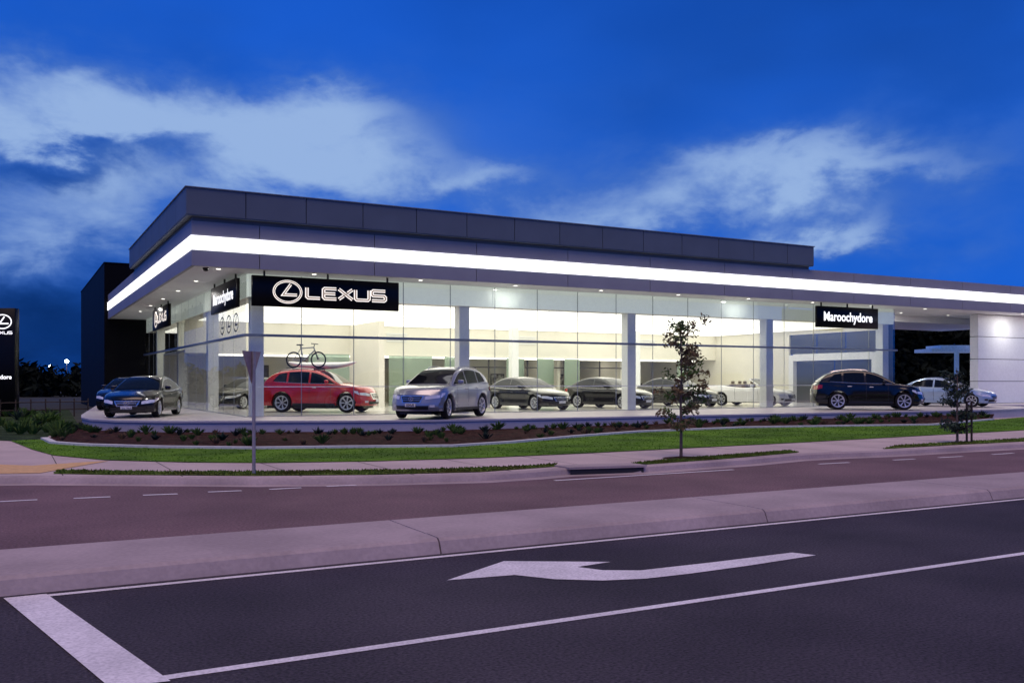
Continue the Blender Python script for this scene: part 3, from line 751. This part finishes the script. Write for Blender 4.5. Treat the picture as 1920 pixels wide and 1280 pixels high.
mk('crank',*merge([T2((0,.05,.30),(.12,.07,.22),.012),T2((0,-.05,.3),(-.12,-.07,.38),.012)]),M_trim,BK)
boxes('roof_carrier',[(-.75,.9,-.06,.06,-.03,.0),(-.35,-.29,-.35,.85,-.06,-.031),(.55,.61,-.35,.85,-.06,-.031)],M_trim,BK)
KY=thing('kayak','white pointed kayak lying on the roof of the red car','kayak',onred(-.1,.38,1.75),ry)
vs=[];fs=[];nk=20
for i in range(nk+1):
    t=i/nk; X=-1.5+3.0*t; wv=.27*math.sin(math.pi*min(1,max(0,t)))**.7+.004; hh=.14*math.sin(math.pi*t)**.5+.01; rise=.16*abs(2*t-1)**3
    for j in range(12):
        a=2*math.pi*j/12; vs.append((X,wv*math.cos(a),rise+.14+hh*math.sin(a)))
for i in range(nk):
    for j in range(12): fs.append((i*12+j,i*12+(j+1)%12,(i+1)*12+(j+1)%12,(i+1)*12+j))
mk('hull',vs,fs,P_white,KY,False,60)
# ---------------------------------------------------------------- showroom screens and furniture
def scr(x,y,w,rot,label='tall frosted green glass screen inside the showroom'):
    t=thing('glass_screen',label,'screen',(x,y,.512),rot,'frosted glass screens')
    boxes('glass_panel',[(-w/2,w/2,-.01,.01,.02,2.55)],M_frost,t); boxes('base_rail',[(-w/2,w/2,-.03,.03,0,.02)],M_steel,t)
for X in (25.2,27.2,29.0): scr(X,46.0,1.9,math.radians(30))
scr(13.4,43,2.0,0); scr(18.2,44.5,2.4,0); scr(21.0,45.5,1.8,math.radians(40)); scr(37.2,46,1.8,math.radians(30))
def desk(x,y,rot):
    t=thing('office_desk','dark timber sales desk inside the showroom','desk',(x,y,.512),rot,'sales desks')
    cbox('desk_top',(-.8,.8,-.4,.4,.70,.74),M_seat,t,False,.01,1)
    for s in (-.74,.70): boxes('leg',[(s,s+.04,-.36,.36,0,.7)],M_steel,t)
    cbox('monitor',(-.25,.25,.05,.09,.80,1.12),M_trim,t,False,.01,1); boxes('monitor_stand',[(-.05,.05,.0,.15,.742,.76),(-.02,.02,.095,.12,.76,.95)],M_trim,t)
for (x,y) in ((22.8,49.5),(31.6,50),(36.5,49.5),(18.6,50)): desk(x,y,.1)
def artp(x,y):
    t=thing('wall_picture','framed dark abstract picture hanging on a cream wall','picture',(x,y,1.9),0,'wall pictures')
    boxes('frame',[(-.5,.5,-.04,0,-.35,.35)],M_trim,t); boxes('canvas',[(-.45,.45,-.05,-.042,-.3,.3)],mat('canvas_paint',(.3,.22,.14),.8,var=.7,scale=5,col2=(.5,.5,.45)),t)
artp(23.5,53.98); artp(28.2,53.98); artp(33.2,53.98); artp(38,53.98)
for x in (18.4,26.5,35.2):
    t=thing('air_vent','white louvred air vent high on the bulkhead wall','vent',(x,46.99,4.1),0,'air vents')
    boxes('louvres',[(-.6,.6,-.03,0,-.2+.1*i,-.2+.1*i+.06) for i in range(5)],M_soff,t)
# ---------------------------------------------------------------- vegetation
def leafcloud(clumps,size,seed=1,flat=.6):
    rn=random.Random(seed); vs=[];fs=[]
    for (c,r,n) in clumps:
        for _ in range(n):
            d=Vector((rn.gauss(0,1),rn.gauss(0,1),rn.gauss(0,1)*.9)); d=d.normalized()*r*rn.random()**.5
            p=Vector(c)+d; a=Vector((rn.uniform(-1,1),rn.uniform(-1,1),rn.uniform(-1,1))).normalized(); b=a.cross(Vector((rn.uniform(-1,1),rn.uniform(-1,1),rn.uniform(-1,1)))).normalized()
            s=size*rn.uniform(.6,1.3); k=len(vs); vs+=[p-a*s,p-b*s*.4,p+a*s,p+b*s*.4]; fs.append((k,k+1,k+2,k+3))
    return vs,fs
def tree(px,py,h,label,mats,crown,seed,stakes=0,nbr=34):
    x,y=gp(px,py,.13); rn=random.Random(seed)
    T=thing('street_tree',label,'tree',(x,y,.13))
    L=[];cl=[]
    path=[(0,0,0),(.01,.01,h*.2),(-.01,0,h*.4),(.02,.01,h*.6),(.0,0,h*.8),(-.03,0,h*.97)]
    L.append(tubeg(path,[.035,.03,.025,.02,.012,.004],8))
    for i in range(nbr):
        z0=h*rn.uniform(crown[0],.93); a=rn.uniform(0,6.28); ln=crown[1]*(1-.65*abs((z0/h-crown[0])/(1-crown[0])-.45))*rn.uniform(.4,1.15)
        p1=Vector((math.cos(a)*ln*.5,math.sin(a)*ln*.5,z0+ln*.3)); p2=Vector((math.cos(a)*ln,math.sin(a)*ln,z0+ln*.45))
        L.append(tubeg([(0,0,z0),p1,p2],[.012,.007,.003],5))
        cl.append((p2,.14,32)); cl.append((p1,.11,20)); 
        if rn.random()<.6: cl.append((Vector((p1.x*.5,p1.y*.5,z0+.05)),.08,12))
    mk('trunk',*merge(L),M_trunk,T,False,60)
    ga=[c for c in cl if rn.random()<(.75 if c[0].z>h*.5 else .4)]; gb=[c for c in cl if c not in ga]
    mk('crown',*leafcloud(ga,.05,seed+1),mats[0],T); mk('crown',*leafcloud(gb,.05,seed+2),mats[1],T)
    for s in range(stakes):
        boxes('stake',[(.25+.2*s-.02,.25+.2*s+.02,-.12,-.08,0,1.1)],M_wood,T)
    return T
tree(1277,858,2.9,'slender young street tree with sparse bronze and green leaves',(M_leafr,M_leafg),(.20,.62),5,0,42)
tree(1795,829,2.05,'small staked young tree with dark bluish leaves',(M_leafb,M_leafb),(.12,.45),9,2)
S(mk('mulch_ring',*(lambda c:([(c[0],c[1],.17)]+[(c[0]+.45*math.cos(a*.5236),c[1]+.3*math.sin(a*.5236),.136) for a in range(12)],[(0,i+1,(i+1)%12+1) for i in range(12)]))(gp(1277,858,.13)),M_mulch))
def plantmesh(seed,h):
    rn=random.Random(seed); vs=[];fs=[]
    for _ in range(46):
        a=rn.uniform(0,6.28); t=rn.uniform(.1,.9); ln=h*rn.uniform(.5,1.1)
        b=Vector((math.cos(a)*.05,math.sin(a)*.05,0)); e=Vector((math.cos(a)*ln*t,math.sin(a)*ln*t,ln*(1-.45*t))); mid=(b+e)/2+Vector((0,0,ln*.15)); w=Vector((-math.sin(a),math.cos(a),0))*.022
        k=len(vs); vs+=[b-w*.5,b+w*.5,mid+w,e,mid-w]; fs.append((k,k+1,k+2,k+3,k+4))
    me=bpy.data.meshes.new('shrub'); me.from_pydata([tuple(v) for v in vs],[],fs); return me
pm_=[]
for i,(hh,mm) in enumerate(((.28,M_leafg),(.38,M_leafg),(.33,M_leafb),(.25,M_leafr))):
    me=plantmesh(50+i,hh); me.materials.append(mm); pm_.append(me)
rn=random.Random(3)
for i in range(235):
    if i<110: t=rn.uniform(.72,.95); k=int((i+rn.random()*.6)/110*(nb-3))
    else: t=rn.uniform(.08,.85); k=int(rn.random()*(nb-2))
    a=A[k]; b=B[k]
    x=a[0]+(b[0]-a[0])*t; y=a[1]+(b[1]-a[1])*t
    o=bpy.data.objects.new('shrub',pm_[rn.choice((0,0,1,1,2,3))]); o.location=(x,y,bedz(t,k)-.01); o.rotation_euler=(0,0,rn.uniform(0,6.28)); s=rn.uniform(.45,.95); o.scale=(s,s,s)
    COL.objects.link(o); lab(o,'small spiky green plant growing in the mulched bed','plant','garden bed plants')
for i in range(60):
    px_=rn.uniform(-120,160); p=gp(px_,rn.uniform(775,815),.13)
    if p[0]>1.9: continue
    o=bpy.data.objects.new('shrub',pm_[rn.choice((0,1,2))]); o.location=(p[0],p[1],.13); s=rn.uniform(1.,2.0); o.scale=(s,s,s*.9); o.rotation_euler=(0,0,rn.uniform(0,6.28))
    COL.objects.link(o); lab(o,'dark leafy plant growing beside the rough grass','plant','rough grass plants')
def wood(px0,px1,d0,d1,hb,hv,n,seed,size=.55):
    rn=random.Random(seed); cl=[]
    for i in range(n):
        px_=rn.uniform(px0,px1); d=rn.uniform(d0,d1); p=at(px_,d)
        hh=hb+hv*(math.sin(px_*.045)+.6*math.sin(px_*.11+1)+.5*rn.uniform(-1,1))
        for j in range(3): cl.append((Vector((p[0]+rn.uniform(-1,1),p[1]+rn.uniform(-1,1),hh*(.25+.33*j))),1.5,26))
    return S(mk('distant_wood',*leafcloud(cl,size,seed),M_leafd),'stuff')
wood(-250,175,105,120,2.7,.5,70,11)
wood(1640,1980,85,95,7.0,.35,110,12)
wood(1640,1980,84,90,2.8,.3,80,13)
for (px_,py_,d) in ((45,687,120),(95,687,130),(125,677,125)):
    p=at(px_,d); z=1.75+(715-py_)*d/F
    t=thing('street_lamp','distant lit street lamp on a slim pole','street lamp',(p[0],p[1],0),0,'distant street lamps')
    v,f=tubeg([(0,0,0),(0,0,z-.1)],.06,6); mk('pole',v,f,M_galv,t)
    v,f=lathe([(.001,-.22),(.19,-.15),(.25,0),(.19,.15),(.001,.22)],10); mk('lamp_head',[(a[0],a[2],a[1]+z) for a in v],f,M_star,t,False,60)
p0=at(-60,40);p1=at(165,44)
FN=thing('fence','low dark metal railing fence along the rough grass','fence',(p1[0],p1[1],.1))
dx,dy=p1[0]-p0[0],p1[1]-p0[1]
L=[]
for z in (.45,.8): L.append(tubeg([(p0[0],p0[1],z),(p1[0],p1[1],z)],.025,6))
for i in range(9): L.append(tubeg([(p0[0]+dx*i/8,p0[1]+dy*i/8,.1),(p0[0]+dx*i/8,p0[1]+dy*i/8,.95)],.03,6))
mk('railing',*merge(L),M_wood,FN,True)
cp=at(1790,70)
CP=thing('carport','small pale flat-roofed carport beyond the canopy','carport',(cp[0],cp[1],0),math.radians(-28.5))
M_cp=mat('carport_paint_glow',(.45,.6,.8),.5,emit=(.2,.4,.8),es=.14)  # faint blue emission put into the paint to brighten the carport
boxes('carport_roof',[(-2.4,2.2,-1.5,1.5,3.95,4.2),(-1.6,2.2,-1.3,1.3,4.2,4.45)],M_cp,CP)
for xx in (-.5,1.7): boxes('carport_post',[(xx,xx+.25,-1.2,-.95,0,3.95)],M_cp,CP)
# ---------------------------------------------------------------- world
w=bpy.data.worlds.new('World'); sc.world=w; w.use_nodes=True
nt=w.node_tree; N=nt.nodes; L=nt.links; bg=N['Background']
def mth(op,a,b=None,c=None):
    n=N.new('ShaderNodeMath'); n.operation=op
    for i,q in enumerate((a,b,c)):
        if q is None: continue
        if isinstance(q,(int,float)): n.inputs[i].default_value=q
        else: L.new(q,n.inputs[i])
    return n.outputs[0]
tc=N.new('ShaderNodeTexCoord'); G=tc.outputs['Generated']
def dot(v):
    n=N.new('ShaderNodeVectorMath'); n.operation='DOT_PRODUCT'; L.new(G,n.inputs[0]); n.inputs[1].default_value=v; return n.outputs['Value']
r_=dot((R[0],R[1],0)); f_=dot((V[0],V[1],0)); z_=dot((0,0,1))
az=mth('ARCTAN2',r_,f_); el=mth('ARCSINE',z_)
def ang(px,py): return math.atan((px-960)/F),math.atan((715-py)/math.hypot(F,px-960))
mp=N.new('ShaderNodeMapping'); mp.inputs['Scale'].default_value=(1,1,1.9); L.new(G,mp.inputs['Vector'])
def noise(scale,det=8,rough=.6,dist=0):
    n=N.new('ShaderNodeTexNoise'); n.inputs['Scale'].default_value=scale; n.inputs['Detail'].default_value=det; n.inputs['Roughness'].default_value=rough; n.inputs['Distortion'].default_value=dist
    L.new(mp.outputs[0],n.inputs['Vector']); return n.outputs['Fac']
n1=noise(5.0,6,.6,.3); n2=noise(2.4,3,.5); n3=noise(11,7,.56,.2)
nw=mth('SUBTRACT',n1,.5)
azw=mth('MULTIPLY_ADD',nw,.22,az); elw=mth('MULTIPLY_ADD',mth('SUBTRACT',n3,.5),.12,el)
def ell(cx,cy,rx,ry,rot,wt):
    a,e=ang(cx,cy); c,s=math.cos(math.radians(rot)),math.sin(math.radians(rot))
    da=mth('SUBTRACT',azw,a); de=mth('SUBTRACT',elw,e)
    u=mth('MULTIPLY_ADD',de,s,mth('MULTIPLY',da,c)); v=mth('MULTIPLY_ADD',da,-s,mth('MULTIPLY',de,c))
    u=mth('DIVIDE',u,rx/F); v=mth('DIVIDE',v,ry/F)
    q=mth('ADD',mth('MULTIPLY',u,u),mth('MULTIPLY',v,v)); return mth('MULTIPLY',mth('EXPONENT',mth('MULTIPLY',q,-1)),wt)
def summ(Ls):
    o=Ls[0]
    for q in Ls[1:]: o=mth('ADD',o,q)
    return o
cl=summ([ell(90,200,300,85,-4,.78),ell(420,240,320,90,-6,.75),ell(640,205,140,55,-8,.5),ell(300,380,400,110,12,.55),ell(60,450,280,80,10,.45),
 ell(1380,355,420,100,8,.6),ell(1540,292,290,46,-3,.5),ell(1120,410,300,75,12,.38),ell(1580,442,90,36,20,.75),ell(915,325,100,34,0,.45),ell(1820,420,220,80,0,.35),ell(170,300,230,32,8,-.6),ell(780,320,260,140,-20,.38),
 ell(1150,180,420,130,5,.18),ell(2300,250,250,60,0,.7),ell(-300,250,250,90,0,.8)])
nn=mth('MULTIPLY_ADD',n3,1.1,mth('MULTIPLY',n1,.9))
dens=mth('MULTIPLY_ADD',cl,nn,mth('MULTIPLY',mth('SUBTRACT',n1,.42),.5))
mr=N.new('ShaderNodeMapRange'); mr.interpolation_type='SMOOTHSTEP'; L.new(dens,mr.inputs['Value']); mr.inputs['From Min'].default_value=-.05; mr.inputs['From Max'].default_value=1.35
base=N.new('ShaderNodeValToRGB'); e=base.color_ramp; L.new(mth('MULTIPLY_ADD',el,1.0,.1),base.inputs['Fac'])
e.elements[0].position=.0; e.elements[0].color=(.004,.010,.03,1)
e.elements[1].position=1.0; e.elements[1].color=(.006,.05,.22,1)
for p_,c_ in ((.095,(.004,.014,.06,1)),(.11,(.006,.065,.36,1)),(.2,(.010,.110,.60,1)),(.36,(.012,.112,.62,1)),(.52,(.007,.080,.48,1))):
    q=e.elements.new(p_); q.color=c_
vmul=N.new('ShaderNodeVectorMath'); vmul.operation='SCALE'; L.new(base.outputs[0],vmul.inputs[0])
dk=summ([ell(40,580,360,90,0,.65),ell(60,680,300,60,0,.35),ell(150,315,200,45,6,.45),ell(1100,60,500,120,0,-.08),ell(1800,100,300,120,0,.15),ell(100,60,400,90,0,.12)])
L.new(mth('SUBTRACT',mth('MULTIPLY_ADD',n2,1.0,.5),dk),vmul.inputs['Scale'])
ccol=N.new('ShaderNodeValToRGB'); L.new(mr.outputs[0],ccol.inputs['Fac']); c=ccol.color_ramp
c.elements[0].color=(.02,.13,.58,1); c.elements[0].position=0; c.elements[1].color=(.30,.45,.75,1); c.elements[1].position=1
q=c.elements.new(.5); q.color=(.085,.20,.55,1)
mx=N.new('ShaderNodeMix'); mx.data_type='RGBA'; L.new(mr.outputs[0],mx.inputs['Factor']); L.new(vmul.outputs[0],mx.inputs['A']); L.new(ccol.outputs[0],mx.inputs['B'])
L.new(mx.outputs['Result'],bg.inputs['Color']); bg.inputs['Strength'].default_value=1.0
s=bpy.data.lights.new('warm_fill_lamp','SUN'); s.energy=1.7; s.angle=math.radians(50); s.color=(1,.71,.59)  # added warm overhead fill, standing in for afterglow and unseen street lamps
so=bpy.data.objects.new('warm_fill_lamp',s); so.rotation_euler=(math.radians(22),0,math.radians(-35)); so.location=(-10,-20,30); COL.objects.link(so)
# ---------------------------------------------------------------- camera
cd=bpy.data.cameras.new('Camera'); cd.lens=F/1920*36; cd.sensor_width=36; cd.shift_y=75/1920; cd.clip_end=4000; cd.clip_start=.05
co=bpy.data.objects.new('Camera',cd); co.location=(0,0,H); co.rotation_euler=(math.radians(90),0,TH-math.radians(90)); COL.objects.link(co)
sc.camera=co
sc.view_settings.view_transform='Standard'; sc.view_settings.look='None'; sc.view_settings.exposure=0
